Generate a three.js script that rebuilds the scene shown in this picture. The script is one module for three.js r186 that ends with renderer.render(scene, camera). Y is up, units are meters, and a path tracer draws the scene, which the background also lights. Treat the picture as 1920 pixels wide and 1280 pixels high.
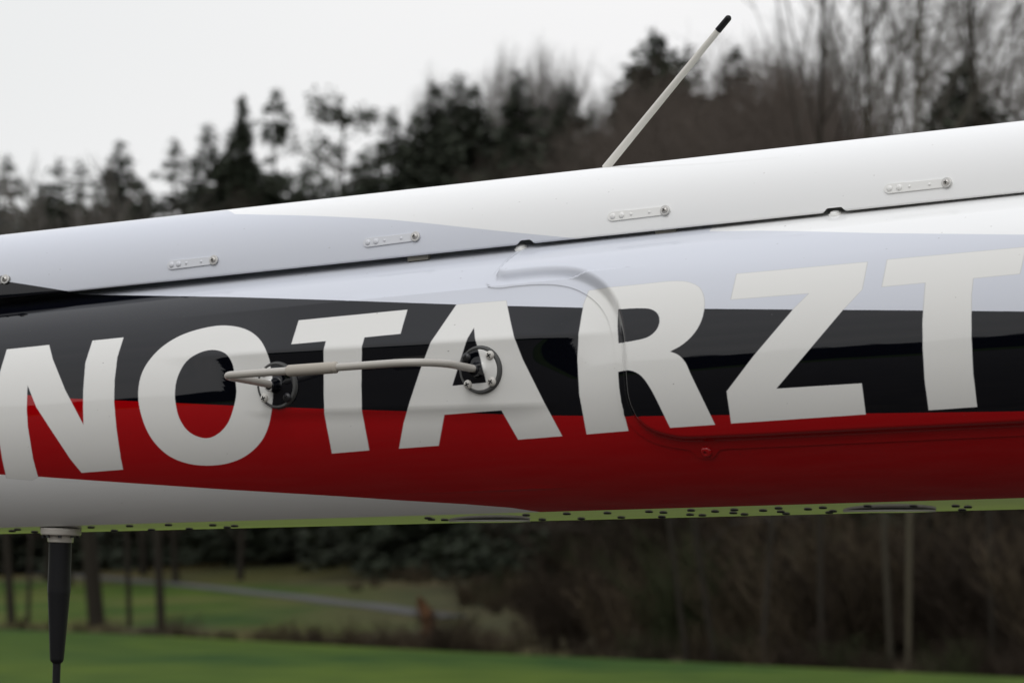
import * as THREE from 'three';
import { mergeGeometries } from 'three/addons/utils/BufferGeometryUtils.js';
import { createNoise2D } from 'simplex-noise';

// ------------------------------------------------------------------ camera, sky, sun, exposure
const scene = new THREE.Scene();
const CAM = new THREE.Vector3(0, 1.5, 9), TANX = 0.1125, PITCH = 0.0498;
const camera = new THREE.PerspectiveCamera(8.57, 1024 / 682, 0.1, 2000);
camera.position.copy(CAM);
camera.rotation.x = PITCH;
camera.focus = 8.95;
camera.userData.fStop = 8;
scene.add(camera);
const renderer = new THREE.WebGLRenderer({ antialias: true });
renderer.toneMapping = THREE.LinearToneMapping;
renderer.toneMappingExposure = 1;
renderer.shadowMap.enabled = true;

function mulberry(a) { return () => { a |= 0; a = a + 0x6D2B79F5 | 0; let t = Math.imul(a ^ a >>> 15, 1 | a); t = t + Math.imul(t ^ t >>> 7, 61 | t) ^ t; return ((t ^ t >>> 14) >>> 0) / 4294967296; }; }
const noise = createNoise2D(mulberry(7)), noiseB = createNoise2D(mulberry(19));
{ // an overcast sky: brighter overhead, soft layers of cloud
  const W = 512, H = 256, data = new Float32Array(W * H * 4);
  for (let j = 0; j < H; j++) for (let i = 0; i < W; i++) {
    const el = (j + 0.5) / H * Math.PI - Math.PI / 2, az = i / W * 2 * Math.PI, se = Math.sin(Math.max(el, 0));
    const cx = Math.cos(az), cz = Math.sin(az), k = 1 / (0.25 + se);
    const cl = 0.055 * noise(cx * k * 1.1 + 3, cz * k * 1.1 + el * 6) + 0.02 * noiseB(cx * k * 3, cz * k * 3 + el * 14);
    const L = 0.885 * (1 + 0.27 * se) + cl;
    const o = (j * W + i) * 4;
    data[o] = L * (1.004 - 0.03 * se + 0.25 * cl); data[o + 1] = L * 0.998; data[o + 2] = L * (0.995 + 0.065 * se); data[o + 3] = 1;
  }
  const t = new THREE.DataTexture(data, W, H, THREE.RGBAFormat, THREE.FloatType);
  t.mapping = THREE.EquirectangularReflectionMapping; t.magFilter = THREE.LinearFilter; t.minFilter = THREE.LinearFilter; t.needsUpdate = true;
  scene.background = t; scene.environment = t;
}
const sun = new THREE.DirectionalLight(0xfffdf8, 0.75);
sun.position.set(-10, 34, 30); sun.target.position.set(0, 1.5, 0);
sun.castShadow = true; sun.shadow.radius = 70; sun.shadow.mapSize.set(2048, 2048);
Object.assign(sun.shadow.camera, { left: -40, right: 40, top: 40, bottom: -40, near: 1, far: 160 });
scene.add(sun, sun.target);

// ------------------------------------------------------------------ helpers
const taken = {};
function numbered(n) { taken[n] = (taken[n] ?? -1) + 1; return taken[n] ? `${n}_${String(taken[n]).padStart(3, '0')}` : n; }
function tag(o, label, category, group, kind) { o.userData.label = label; if (category) o.userData.category = category; if (group) o.userData.group = group; if (kind) o.userData.kind = kind; return o; }
function mesh(name, geo, mat, parent) { const m = new THREE.Mesh(geo, mat); m.name = parent === scene ? numbered(name) : name; m.castShadow = m.receiveShadow = true; parent.add(m); return m; }
function std(r, g, b, o = {}) { const m = new THREE.MeshStandardMaterial({ roughness: 0.8, ...o }); m.color.setRGB(r, g, b); return m; }
function matte(r, g, b, o = {}) { const m = new THREE.MeshPhysicalMaterial({ roughness: 1, specularIntensity: 0.15, ...o }); m.color.setRGB(r, g, b); return m; }
function phys(r, g, b, o = {}) { const m = new THREE.MeshPhysicalMaterial({ roughness: 0.5, ...o }); m.color.setRGB(r, g, b); return m; }
const clamp = (x, a, b) => Math.min(b, Math.max(a, x)), lerp = (a, b, t) => a + (b - a) * t;
const smooth = (a, b, x) => { const t = clamp((x - a) / (b - a), 0, 1); return t * t * (3 - 2 * t); };
const softp = (x, r) => x < -r ? 0 : x > r ? x : (x + r) * (x + r) / (4 * r);
const smax = (a, b, k) => { const h = clamp(0.5 + 0.5 * (a - b) / k, 0, 1); return b + (a - b) * h + k * h * (1 - h); };
// a grid mesh from P(i/(nu), j/(nv)) -> {p:[x,y,z], uv:[u,v], n?:[x,y,z]}
function gridGeo(us, vs, f, flip = false) {
  const nu = us.length, nv = vs.length, pos = new Float32Array(nu * nv * 3), uv = new Float32Array(nu * nv * 2), nor = new Float32Array(nu * nv * 3), idx = [];
  let hasN = false;
  for (let i = 0; i < nu; i++) for (let j = 0; j < nv; j++) {
    const q = f(us[i], vs[j], i, j), k = i * nv + j;
    pos.set(q.p, k * 3); if (q.uv) uv.set(q.uv, k * 2); if (q.n) { nor.set(q.n, k * 3); hasN = true; }
    if (i < nu - 1 && j < nv - 1) { const a = k, b = k + nv, c = k + nv + 1, d = k + 1; if (flip) idx.push(a, c, b, a, d, c); else idx.push(a, b, c, a, c, d); }
  }
  const g = new THREE.BufferGeometry();
  g.setAttribute('position', new THREE.BufferAttribute(pos, 3)); g.setAttribute('uv', new THREE.BufferAttribute(uv, 2)); g.setIndex(idx);
  if (hasN) g.setAttribute('normal', new THREE.BufferAttribute(nor, 3)); else g.computeVertexNormals();
  return g;
}
const range = (a, b, n) => Array.from({ length: n + 1 }, (_, i) => a + (b - a) * i / n);

// ------------------------------------------------------------------ the aircraft's own frame: x = along the boom, y = up, z = out of its side
const YAW = 28 * Math.PI / 180, cY = Math.cos(YAW), sY = Math.sin(YAW), OZ = -0.26;
const cP = Math.cos(PITCH), sP = Math.sin(PITCH), K = TANX / 960;
function rayWorld(u, v) { const x = (u - 960) * K, y = (640 - v) * K; return [x, y * cP + sP, -cP + y * sP]; }
const toLocal = (x, z) => [x * cY + z * sY, -x * sY + z * cY];
const CL = (() => { const [s, n] = toLocal(CAM.x, CAM.z - OZ); return [s, CAM.y, n]; })();
function ray(u, v) { const d = rayWorld(u, v), [s, n] = toLocal(d[0], d[2]); return [s, d[1], n]; }
function onN(u, v, n) { const d = ray(u, v), t = (n - CL[2]) / d[2]; return [CL[0] + d[0] * t, CL[1] + d[1] * t]; }      // -> [s, y] on the plane n
function onS(u, v, s) { const d = ray(u, v), t = (s - CL[0]) / d[0]; return [CL[1] + d[1] * t, CL[2] + d[2] * t]; }      // -> [y, n] on the plane s
function project(s, y, n) {
  const ds = s - CL[0], dy = y - CL[1], dn = n - CL[2];
  const x = ds * cY - dn * sY, z = ds * sY + dn * cY, yc = dy * cP + z * sP, zc = -dy * sP + z * cP;
  return [960 + x / -zc / K, 640 - yc / -zc / K];
}
function fit(pts, n) { let a = 0, b = 0, c = 0, d = 0, m = 0; for (const [u, v] of pts) { const [s, y] = onN(u, v, n); a += s; b += y; c += s * s; d += s * y; m++; } const k = (m * d - a * b) / (m * c - a * a), y0 = (b - k * a) / m; return (s) => y0 + k * s; }
function newton(P, u, v, a, b) { // surface P(a, b) -> [s, y, n]; finds the (a, b) seen at pixel (u, v)
  for (let k = 0; k < 14; k++) {
    const e = 1e-4, p0 = project(...P(a, b)), pa = project(...P(a + e, b)), pb = project(...P(a, b + e));
    const j11 = (pa[0] - p0[0]) / e, j12 = (pb[0] - p0[0]) / e, j21 = (pa[1] - p0[1]) / e, j22 = (pb[1] - p0[1]) / e, det = j11 * j22 - j12 * j21;
    const ru = u - p0[0], rv = v - p0[1];
    let da = (ru * j22 - rv * j12) / det, db = (rv * j11 - ru * j21) / det;
    da = clamp(da, -0.2, 0.2); db = clamp(db, -0.2, 0.2); a += da; b += db;
    if (Math.abs(da) + Math.abs(db) < 1e-6) break;
  }
  return [a, b];
}
function solve(P, u, v, a, b) { // the best of several starts
  const err = (q) => { const p = project(...P(...q)); return Math.hypot(p[0] - u, p[1] - v); };
  let best = newton(P, u, v, a, b), e = err(best);
  if (!(e < 0.3)) for (const da of [0, -0.03, 0.03, -0.07, 0.07]) for (const db of [0, -0.05, 0.05, -0.12, 0.12]) { const q = newton(P, u, v, a + da, b + db), x = err(q); if (x < e || !(e >= 0)) { best = q; e = x; } if (e < 0.05) return best; }
  return best;
}
const yFairEdge = fit([[0, 568], [150, 548], [320, 522], [480, 503], [640, 487], [780, 476], [900, 465], [1150, 443], [1270, 430], [1400, 415], [1700, 388], [1920, 364]], 0.15);
const yFairTop = fit([[0, 430], [220, 412], [480, 388], [700, 365], [960, 332], [1140, 310], [1300, 293], [1600, 256], [1750, 240], [1920, 221]], 0.05);
const yGap = fit([[0, 583], [320, 537], [640, 499], [960, 468], [1270, 438], [1600, 405], [1920, 374]], 0.14);
const yCrease = fit([[0, 990], [320, 979], [640, 969], [960, 960], [1300, 951], [1600, 943], [1920, 934]], 0.14);
const yLow = fit([[0, 1001], [320, 993], [640, 983], [960, 978], [1300, 970], [1600, 963], [1920, 953]], 0.0);
const TG = 28 * Math.PI / 180, TC = 152 * Math.PI / 180, RA = 0.29;
const Rad = (s) => (yGap(s) - yCrease(s)) / 2 / Math.cos(TG), Yc = (s) => (yGap(s) + yCrease(s)) / 2;

// the raised flat pad that carries the handle-shaped aerial
const padTop = (s) => 0, PAD = {};
{ const a = onN(530, 658, 0.29), b = onN(960, 634, 0.29), c = onN(530, 772, 0.285), d = onN(960, 760, 0.285);
  PAD.top = (s) => lerp(a[1], b[1], (s - a[0]) / (b[0] - a[0])); PAD.bot = (s) => lerp(c[1], d[1], (s - c[0]) / (d[0] - c[0]));
  PAD.l = onN(500, 700, 0.29)[0]; PAD.r = onN(985, 700, 0.29)[0]; }
function sideN(s, th) { // radial position with the pad blended in; returns [y, n]
  const R = Rad(s), yc = Yc(s), y = yc + R * Math.cos(th), n0 = R * Math.sin(th);
  let n = n0;
  if (s > PAD.l - 0.3 && s < PAD.r + 0.25 && th > 0.9 && th < 2.4) {
    const yt = PAD.top(s), yb = PAD.bot(s);
    let f = R + lerp(0.002, 0.012, clamp((y - yb) / (yt - yb), 0, 1));
    f -= 0.5 * softp(y - yt, 0.006) + 0.6 * softp(yb - y, 0.006);
    f -= 0.14 * softp(PAD.l - s, 0.05) + 0.13 * softp(s - PAD.r, 0.06);
    n = smax(n0, f, lerp(0.016, 0.006, smooth(yt, yb, y)));
  }
  return [y, n];
}
const wob = (s, th) => 0.0001 * noise(s * 3.1, th * 2.3) + 0.00003 * noiseB(s * 8, th * 5);
function skin(s, th) { const [y, n] = sideN(s, th), w = wob(s, th); return [s, y + w * Math.cos(th), n + w * Math.sin(th)]; }
const pix = (P, u, v) => { const g = onN(u, v, 0.28), R = Rad(g[0]); return solve(P, u, v, g[0], Math.acos(clamp((g[1] - Yc(g[0])) / R, -0.93, 0.93))); };

// the bolted-on cover: its outline on the skin, in (s, th)
const coverPx = [[913, 533], [918, 539], [935, 541], [970, 537], [1005, 534.5], [1040, 535], [1070, 540], [1098, 552], [1122, 571], [1140, 598], [1150, 632], [1154, 670], [1156, 710], [1160, 745], [1169, 772], [1184, 797], [1206, 817], [1235, 831], [1265, 838], [1290, 841.5]];
const earPx = [[1297, 844], [1304, 850], [1311, 856], [1322, 858], [1335, 858], [1342, 853], [1347, 845], [1354, 841]];
const tailPx = [[1400, 838.5], [1500, 834], [1600, 829.5], [1700, 825], [1800, 820.5], [1920, 815], [2060, 808], [2200, 800]];
const curve2 = (pts, n) => new THREE.CatmullRomCurve3(pts.map((p) => new THREE.Vector3(p[0], p[1], 0)), false, 'centripetal').getSpacedPoints(n).map((p) => [p.x, p.y]);
const outline = curve2([...coverPx, ...earPx, ...tailPx].map(([u, v]) => pix(skin, u, v)), 560);
const plain = curve2([...coverPx, ...tailPx].map(([u, v]) => pix(skin, u, v)), 240);
const foldTop = pix(skin, 966, 474), foldBot = outline[0];
const segs = plain;
function foldDist(s, th) { const ax = foldBot[0], ay = foldBot[1] * RA, bx = foldTop[0] - ax, by = foldTop[1] * RA - ay, l = Math.hypot(bx, by); return ((s - ax) * -by + (th * RA - ay) * bx) / l; }
const crossTh = (s) => { if (s <= outline[0][0]) return -1; let lo = 0, hi = outline.length - 1; if (s >= outline[hi][0]) return outline[hi][1]; while (hi - lo > 1) { const m = (lo + hi) >> 1; if (outline[m][0] > s) hi = m; else lo = m; } const t = (s - outline[lo][0]) / (outline[hi][0] - outline[lo][0] + 1e-9); return lerp(outline[lo][1], outline[hi][1], t); };
const foldTh = (s) => s >= foldTop[0] ? 0.2 : lerp(foldBot[1], foldTop[1], clamp((s - foldBot[0]) / (foldTop[0] - foldBot[0]), 0, 1));
const inCover = (s, th) => th < crossTh(s) && th > foldTh(s);
function coverDist(s, th) {
  let m = 1e9; const x = s, y = th * RA;
  for (let i = 0; i < segs.length - 1; i++) {
    const ax = segs[i][0], ay = segs[i][1] * RA, bx = segs[i + 1][0] - ax, by = segs[i + 1][1] * RA - ay, l = bx * bx + by * by;
    if (Math.abs(ax - x) > 0.12 && Math.abs(ax + bx - x) > 0.12) continue;
    const t = clamp(((x - ax) * bx + (y - ay) * by) / (l + 1e-12), 0, 1), dx = x - ax - bx * t, dy = y - ay - by * t;
    m = Math.min(m, dx * dx + dy * dy);
  }
  return Math.sqrt(m);
}
const crossPlain = (s, th) => { let lo = 0, hi = plain.length - 1; if (s <= plain[0][0]) return plain[0][1]; if (s >= plain[hi][0]) return plain[hi][1]; while (hi - lo > 1) { const m = (lo + hi) >> 1; if (plain[m][0] > s) hi = m; else lo = m; } return lerp(plain[lo][1], plain[hi][1], (s - plain[lo][0]) / (plain[hi][0] - plain[lo][0] + 1e-9)); };
function coverLift(s, th) {
  let d = coverDist(s, th); if (th > crossPlain(s, th)) d = 0;
  const x = clamp((d - 0.013) / 0.026, 0, 1), st = x * x * x * (x * (6 * x - 15) + 10);
  return 0.0028 + 0.019 * st * smooth(TG - 0.12, TG + 0.55, th) * (0.12 * smooth(0.0015, 0.004, foldDist(s, th)) + 0.88 * smooth(0.009, 0.02, foldDist(s, th)));
}
function cover(s, th) { const p = skin(s, th), l = coverLift(s, th); return [p[0], p[1] + l * Math.cos(th), p[2] + l * Math.sin(th)]; }
const surface = (s, th) => inCover(s, th) ? cover(s, th) : skin(s, th);
function normalOf(P, a, b, e = 0.0012) {
  const x0 = P(a - e, b), x1 = P(a + e, b), y0 = P(a, b - e * 3), y1 = P(a, b + e * 3);
  const A = [x1[0] - x0[0], x1[1] - x0[1], x1[2] - x0[2]], B = [y1[0] - y0[0], y1[1] - y0[1], y1[2] - y0[2]];
  const n = [A[2] * B[1] - A[1] * B[2], A[0] * B[2] - A[2] * B[0], A[1] * B[0] - A[0] * B[1]], l = Math.hypot(...n) || 1;
  const sg = n[1] * Math.cos(b) + n[2] * Math.sin(b) < 0 ? -1 : 1;
  return n.map((x) => sg * x / l);
}

// ------------------------------------------------------------------ the livery, drawn flat on the unrolled skin
const S0 = -1.42, S1 = 1.42, TH0 = 0.14, TH1 = TC + 0.02;
const WHITE = '#e6e6e5', SILVER = '#c8cbd3', BLACK = '#06070d', RED = '#9a030a', CREAM = '#dad9d5';
const uvSkin = (s, th) => [(s - S0) / (S1 - S0), 1 - (th - TH0) / (TH1 - TH0)];
const cvs = (w, h) => { const c = document.createElement('canvas'); c.width = w; c.height = h; return c; };
function texOf(c, srgb = true) { const t = new THREE.CanvasTexture(c); if (srgb) t.colorSpace = THREE.SRGBColorSpace; t.magFilter = THREE.LinearFilter; t.minFilter = THREE.LinearFilter; t.generateMipmaps = false; return t; }
const L = { // letter outlines as they stand on the photograph
  N: [[[12.7, 654.7], [92.3, 646.3], [99, 673], [122, 730], [156.5, 796], [155.6, 765], [156, 730], [160, 680], [173.3, 638.3], [231.7, 632.3], [220, 670], [215, 713], [214, 753], [218, 800], [226.7, 860], [231, 880], [153, 886], [131.7, 860], [92, 800], [68, 763], [51.7, 722], [50, 766], [52.3, 800], [62, 860], [71.5, 894], [60, 900], [12, 896], [4, 860], [-1, 830], [-5, 780], [-4, 730], [0, 697]]],
  T: [[[560, 600.3], [764, 580.3], [751, 625.7], [683.3, 632.3], [678.6, 650], [677.7, 723], [678.6, 770], [692.7, 844], [622.3, 850], [608.3, 776.7], [607, 740], [606.7, 656.7], [611, 639.3], [546, 645.3]]],
  A: [[[855.7, 571], [949.3, 563.3], [956.7, 600], [964, 631.7], [980, 673], [1020, 753.3], [1054.5, 817.4], [971.5, 824], [940, 769], [833.3, 777.3], [822.7, 835.3], [748, 840.7], [756.7, 793], [768, 753], [790, 686.7], [807.7, 641]], [[888.7, 614.2], [890.6, 633.8], [901, 671], [912.2, 716.7], [848.2, 723], [860, 685], [873.3, 643.3], [876.9, 633.8]]],
  R: [[[1104, 544.6], [1144.7, 538.5], [1205.7, 532.4], 'c', [1262.6, 527], [1291, 529], [1311, 538.5], [1319.5, 555], [1320.5, 579], [1313.5, 605], [1299, 628], [1278, 647], [1256.5, 658.7], 'l', [1256.6, 658.8], 'c', [1271, 664.6], [1284, 677.5], [1295, 701], 'l', [1341, 796], [1256.5, 801.8], 'c', [1218, 725.4], [1202, 704.5], [1190, 697], [1177.3, 694], [1159, 697], 'l', [1161, 727], [1165, 753.8], [1178.5, 807.5], [1100, 814], [1085.8, 737.6], [1082.6, 672.6], [1085, 623.8], [1094, 571]], [[1159, 580], [1180, 578.4], 'c', [1200, 577.7], [1218, 579], [1229, 584], [1235, 592], [1236.5, 601.5], [1234.5, 611], [1228, 621.5], [1213.8, 632], [1189.4, 638.4], [1159.8, 643.3], 'l', [1158, 610]]],
  Z: [[[1381, 513.3], [1626.7, 491], [1616.7, 542.7], [1580, 581.7], [1455.7, 728.3], [1616, 718.3], [1623.3, 776.7], [1370.7, 793.7], [1362.3, 733.3], [1413, 666.7], [1486.7, 580], [1516.7, 550], [1370, 561.7]]],
  T2: [[[1663.3, 486.7], [1924, 463], [1912.5, 513.5], [1825, 521.7], [1821.7, 553], [1821.5, 600], [1821.7, 633], [1825, 700], [1832.3, 762.7], [1741, 769], [1733.3, 710], [1730, 650], [1729.6, 600], [1735, 530], [1653.3, 537.7]]],
};
const oOut = [[259, 740], [267, 697], [293, 660], [330, 633], [377, 616], [423, 610], [463, 618], [487, 636], [501, 662], [509, 690], [513, 720], [513, 745], [510, 767], [503, 800], [490, 827], [463, 853], [430, 867.5], [390, 872.5], [350, 868], [315, 853], [285, 823], [267, 785]];
const oIn = [[328, 737], [333, 707], [350, 677], [377, 660], [403, 656], [423, 663], [435, 680], [440.5, 708], [443, 737], [437, 767], [427, 793], [410, 812], [390, 821], [368, 817], [350, 805], [336, 783], [330, 760]];
const closedCurve = (p) => new THREE.CatmullRomCurve3(p.map((q) => new THREE.Vector3(q[0], q[1], 0)), true, 'centripetal').getPoints(160).map((q) => [q.x, q.y]);
const splined = (p) => { const o = []; let run = null; for (const x of p) { if (x === 'c') { run = [o.pop()]; } else if (x === 'l') { o.push(...new THREE.CatmullRomCurve3(run.map((q) => new THREE.Vector3(q[0], q[1], 0)), false, 'centripetal').getPoints(run.length * 5).map((q) => [q.x, q.y])); run = null; } else (run ?? o).push(x); } return o; };
const dense = (p) => { const q = splined(p), o = []; for (let i = 0; i < q.length; i++) { const a = q[i], b = q[(i + 1) % q.length], m = Math.max(1, Math.ceil(Math.hypot(b[0] - a[0], b[1] - a[1]) / 9)); for (let k = 0; k < m; k++) o.push([lerp(a[0], b[0], k / m), lerp(a[1], b[1], k / m)]); } return o; };
function paint(w, h, letters) {
  const c = cvs(w, h), g = c.getContext('2d');
  const xy = ([u, v]) => { const [s, th] = pix(surface, u, v), q = uvSkin(s, th); return [q[0] * w, (1 - q[1]) * h]; };
  const line = (pts) => { const o = []; for (let i = 0; i < pts.length - 1; i++) { const a = pts[i], b = pts[i + 1], m = Math.ceil(Math.hypot(b[0] - a[0], b[1] - a[1]) / 12); for (let k = 0; k < m; k++) o.push(xy([lerp(a[0], b[0], k / m), lerp(a[1], b[1], k / m)])); } o.push(xy(pts.at(-1))); return o; };
  const fill = (pts, col) => { g.fillStyle = col; g.beginPath(); pts.forEach((p, i) => i ? g.lineTo(...p) : g.moveTo(...p)); g.closePath(); g.fill(); };
  g.fillStyle = BLACK; g.fillRect(0, 0, w, h);
  let e = line([[150, 552], [205, 553], [440, 557], [620, 562.5], [860, 571], [950, 573.5], [1100, 577], [1320, 579], [1500, 580.5], [1700, 582], [1920, 584], [2060, 585.5]]);
  fill([[e[0][0] - 60, -5], ...e, [w + 5, e.at(-1)[1]], [w + 5, -5]], SILVER);
  e = line([[1330, 434], [1420, 432.5], [1500, 433.5], [1640, 437], [1920, 440], [2060, 442]]);
  fill([[e[0][0] - 20, -5], ...e, [w + 5, e.at(-1)[1]], [w + 5, -5]], WHITE);
  e = line([[-60, 731], [50, 740], [140, 747], [260, 752], [330, 755], [440, 760], [600, 765.5], [750, 770], [1000, 778], [1180, 780], [1400, 777], [1700, 773.5], [1920, 770.5], [2060, 768]]);
  fill([[-5, e[0][1]], ...e, [w + 5, e.at(-1)[1]], [w + 5, h + 5], [-5, h + 5]], RED);
  e = line([[-60, 886], [0, 889], [70, 893], [250, 905.5], [420, 917], [640, 930], [760, 938], [870, 944.5], [960, 951.5]]);
  fill([[-5, e[0][1]], ...e, [e.at(-1)[0] + 60, h + 5], [-5, h + 5]], WHITE);
  if (letters) {
    const shapes = [...Object.values(L).map((r) => r.map(dense)), [closedCurve(oOut), closedCurve(oIn)]];
    for (const rings of shapes) {
      g.beginPath();
      for (const r of rings) { r.map(xy).forEach((p, i) => i ? g.lineTo(...p) : g.moveTo(...p)); g.closePath(); }
      g.fillStyle = CREAM; g.fill('evenodd'); g.strokeStyle = '#b9b8b4'; g.lineWidth = 0.9; g.stroke();
    }
  }
  const r = mulberry(5); // fine dirt specks and chips
  for (let k = 0; k < 110; k++) { g.fillStyle = `rgba(${r() < 0.5 ? '60,55,50' : '120,116,108'},${0.25 + r() * 0.5})`; g.beginPath(); g.ellipse(r() * w, h * (0.1 + 0.8 * r()), 0.5 + r() * 1.1, 0.5 + r() * 0.8, 0, 0, 6.3); g.fill(); }
  return texOf(c);
}
const paintOpts = { roughness: 0.6, specularIntensity: 0, clearcoat: 0.9, clearcoatRoughness: 0.02, side: THREE.DoubleSide };
const mSkin = phys(1, 1, 1, { ...paintOpts, map: paint(2048, 1024, true) });
const mSkinFar = phys(1, 1, 1, { ...paintOpts, map: paint(1024, 512, false) });
const mWhite = phys(0.78, 0.775, 0.755, paintOpts), mCream = phys(0.4, 0.375, 0.335, { roughness: 0.35, clearcoat: 0.4, clearcoatRoughness: 0.2 });
const mRubber = std(0.07, 0.07, 0.068, { roughness: 0.75 }), mBlackPlastic = phys(0.007, 0.007, 0.008, { roughness: 0.45, specularIntensity: 0.45 }), mRod = phys(0.6, 0.58, 0.53, { roughness: 0.4 }), mDark = std(0.015, 0.016, 0.02, { roughness: 0.5 });
const mMetal = std(0.5, 0.49, 0.47, { metalness: 0.6, roughness: 0.35 }), mTan = std(0.25, 0.235, 0.2, { roughness: 0.7 }), mRed = phys(0.36, 0.004, 0.006, paintOpts);

// ------------------------------------------------------------------ the helicopter
const heli = new THREE.Group(); heli.name = numbered('helicopter'); heli.position.set(0, 0, OZ); heli.rotation.y = -YAW; scene.add(heli);
tag(heli, 'rescue helicopter with NOTARZT lettering on its black, red, silver and white tail boom', 'helicopter');
const xyz = ([s, y, n]) => [s, y, n];
{ // skin on the camera's side, skin on the far side, underside
  const ss = [...range(-3.4, S0, 24), ...range(S0, S1, 760).slice(1), ...range(S1, 2.7, 14).slice(1)], ts = range(TH0, TC, 230);
  mesh('boom_skin', gridGeo(ss, ts, (s, t) => ({ p: xyz(skin(s, t)), n: normalOf(skin, s, t), uv: uvSkin(s, t) }), true), mSkin, heli);
  const base = (s, th) => { const R = Rad(s); return [s, Yc(s) + R * Math.cos(th), -R * Math.sin(th)]; };
  tag(mesh('boom_skin', gridGeo(range(-3.4, 2.7, 60), range(TH0, TC, 60), (s, t) => ({ p: base(s, t), uv: uvSkin(s, t) })), mSkinFar, heli), 'far side of the tail boom without lettering');
}
const nCrease = (s) => Rad(s) * Math.sin(TG);
function underside(s, q) { // q from -1 to 1 across
  const nc = nCrease(s), a = Math.abs(q), yl = yLow(s), yc = yCrease(s);
  return [s, yc - (yc - yl) * (1 - Math.pow(a, 1.25)), nc * q];
}
{
  const qs = range(-1, 1, 40);
  const g = gridGeo(range(-3.4, 2.7, 160), qs, (s, q) => { return { p: underside(s, q) }; });
  mesh('underside_panel', g, mWhite, heli);
}
{ // the bolted-on cover: columns run from its upper edge down to the outline
  const cols = outline, rows = 190, js = [-1, ...range(0, 1, rows), 2];
  const g = gridGeo(range(0, cols.length - 1, cols.length - 1), js, (k, t) => {
    const [s, tb] = cols[Math.round(k)], tt = foldTh(s), th = lerp(tt, tb, clamp(t, 0, 1));
    const p = t > 1 || t < 0 ? skin(s, th) : cover(s, th);
    return { p, n: normalOf(t > 1 || t < 0 ? skin : cover, s, Math.min(th, tb - 0.004)), uv: uvSkin(s, th) };
  }, true);
  tag(mesh('access_cover', g, mSkin, heli), 'raised cover with rounded flange bolted onto the boom');
}
// ------------------------------------------------------------------ drive shaft fairing on top
const notchS = [[968, 1003], [1545, 1590]].map(([a, b]) => [onN(a, 456, 0.15)[0], onN(b, 456, 0.15)[0]]);
function fairing(s, q) { // q 0 = lower edge on this side, 1 = crown, 2 = lower edge on the far side
  const ye = yFairEdge(s), H = yFairTop(s) - ye, W = nCrease(s) + 0.012, side = q > 1 ? -1 : 1, a = (q > 1 ? 2 - q : q) * Math.PI / 2;
  const ex = 2 / 2.55; let y = ye + H * Math.pow(Math.max(0, Math.sin(a)), 1.0), n = W * Math.pow(Math.max(0, Math.cos(a)), ex);
  if (q < 0.25) for (const [a0, b0] of notchS) { const m = Math.min(smooth(a0, a0 + 0.011, s), 1 - smooth(b0 - 0.011, b0, s)); y = Math.max(y, ye + 0.0085 * m); }
  return [s, y, side * n + 0.0002 * noise(s * 2.5, q * 2)];
}
const FU = (s, q) => [(s - S0) / (S1 - S0), clamp(q > 1 ? 2 - q : q, 0, 1)];
const pixF = (u, v) => { const g = onN(u, v, 0.14); return newton(fairing, u, v, g[0], clamp(Math.asin(clamp((g[1] - yFairEdge(g[0])) / (yFairTop(g[0]) - yFairEdge(g[0])), 0.02, 0.8)) / 1.5708, 0.05, 0.6)); };
{
  const w = 2048, h = 384, c = cvs(w, h), g = c.getContext('2d');
  const xy = ([u, v]) => { const [s, q] = pixF(u, v), t = FU(s, q); return [t[0] * w, (1 - t[1]) * h]; };
  const fill = (pts, col) => { g.fillStyle = col; g.beginPath(); pts.forEach((p, i) => i ? g.lineTo(...p) : g.moveTo(...p)); g.closePath(); g.fill(); };
  g.fillStyle = WHITE; g.fillRect(0, 0, w, h);
  const e = [[440, 401.5], [500, 402.8], [560, 404], [640, 407], [732, 412], [800, 418.5], [869, 426], [940, 433.5], [1007, 440], [1060, 445], [1084, 448]].map(xy);
  fill([[-5, -5], [e[0][0] - 75, -5], [e[0][0] - 28, e[0][1] * 0.5], ...e, [e.at(-1)[0] + 30, h + 5], [-5, h + 5]], SILVER);
  const d = [[-60, 518], [0, 526], [50, 533.5], [100, 541.5], [144, 548]].map(xy);
  fill([[-5, d[0][1] - 20], ...d, [d.at(-1)[0] + 25, h + 5], [-5, h + 5]], BLACK);
  const r = mulberry(11);
  for (let k = 0; k < 60; k++) { g.fillStyle = `rgba(90,84,76,${0.2 + r() * 0.5})`; g.beginPath(); g.ellipse(r() * w, h * (0.15 + 0.75 * r()), 0.5 + r() * 0.9, 0.5 + r() * 0.7, 0, 0, 6.3); g.fill(); }
  const m = phys(1, 1, 1, { ...paintOpts, map: texOf(c) });
  const ss = [...range(-3.2, S0, 20), ...range(S0, S1, 640).slice(1), ...range(S1, 2.7, 12).slice(1)], qs = [-2, -1, ...range(0, 0.2, 12), ...range(0.2, 1.8, 70).slice(1), ...range(1.8, 2, 12).slice(1)];
  const geo = gridGeo(ss, qs, (s, q) => {
    const p = fairing(s, Math.max(q, 0)); if (q === -1) { p[2] -= 0.0035; } if (q === -2) { p[2] = fairing(s, 0.22)[2] - 0.006; p[1] += 0.04; }
    return { p, uv: FU(s, Math.max(q, 0)) };
  });
  tag(mesh('drive_shaft_fairing', geo, m, heli), 'long rounded white and silver fairing along the top of the boom');
}
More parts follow.
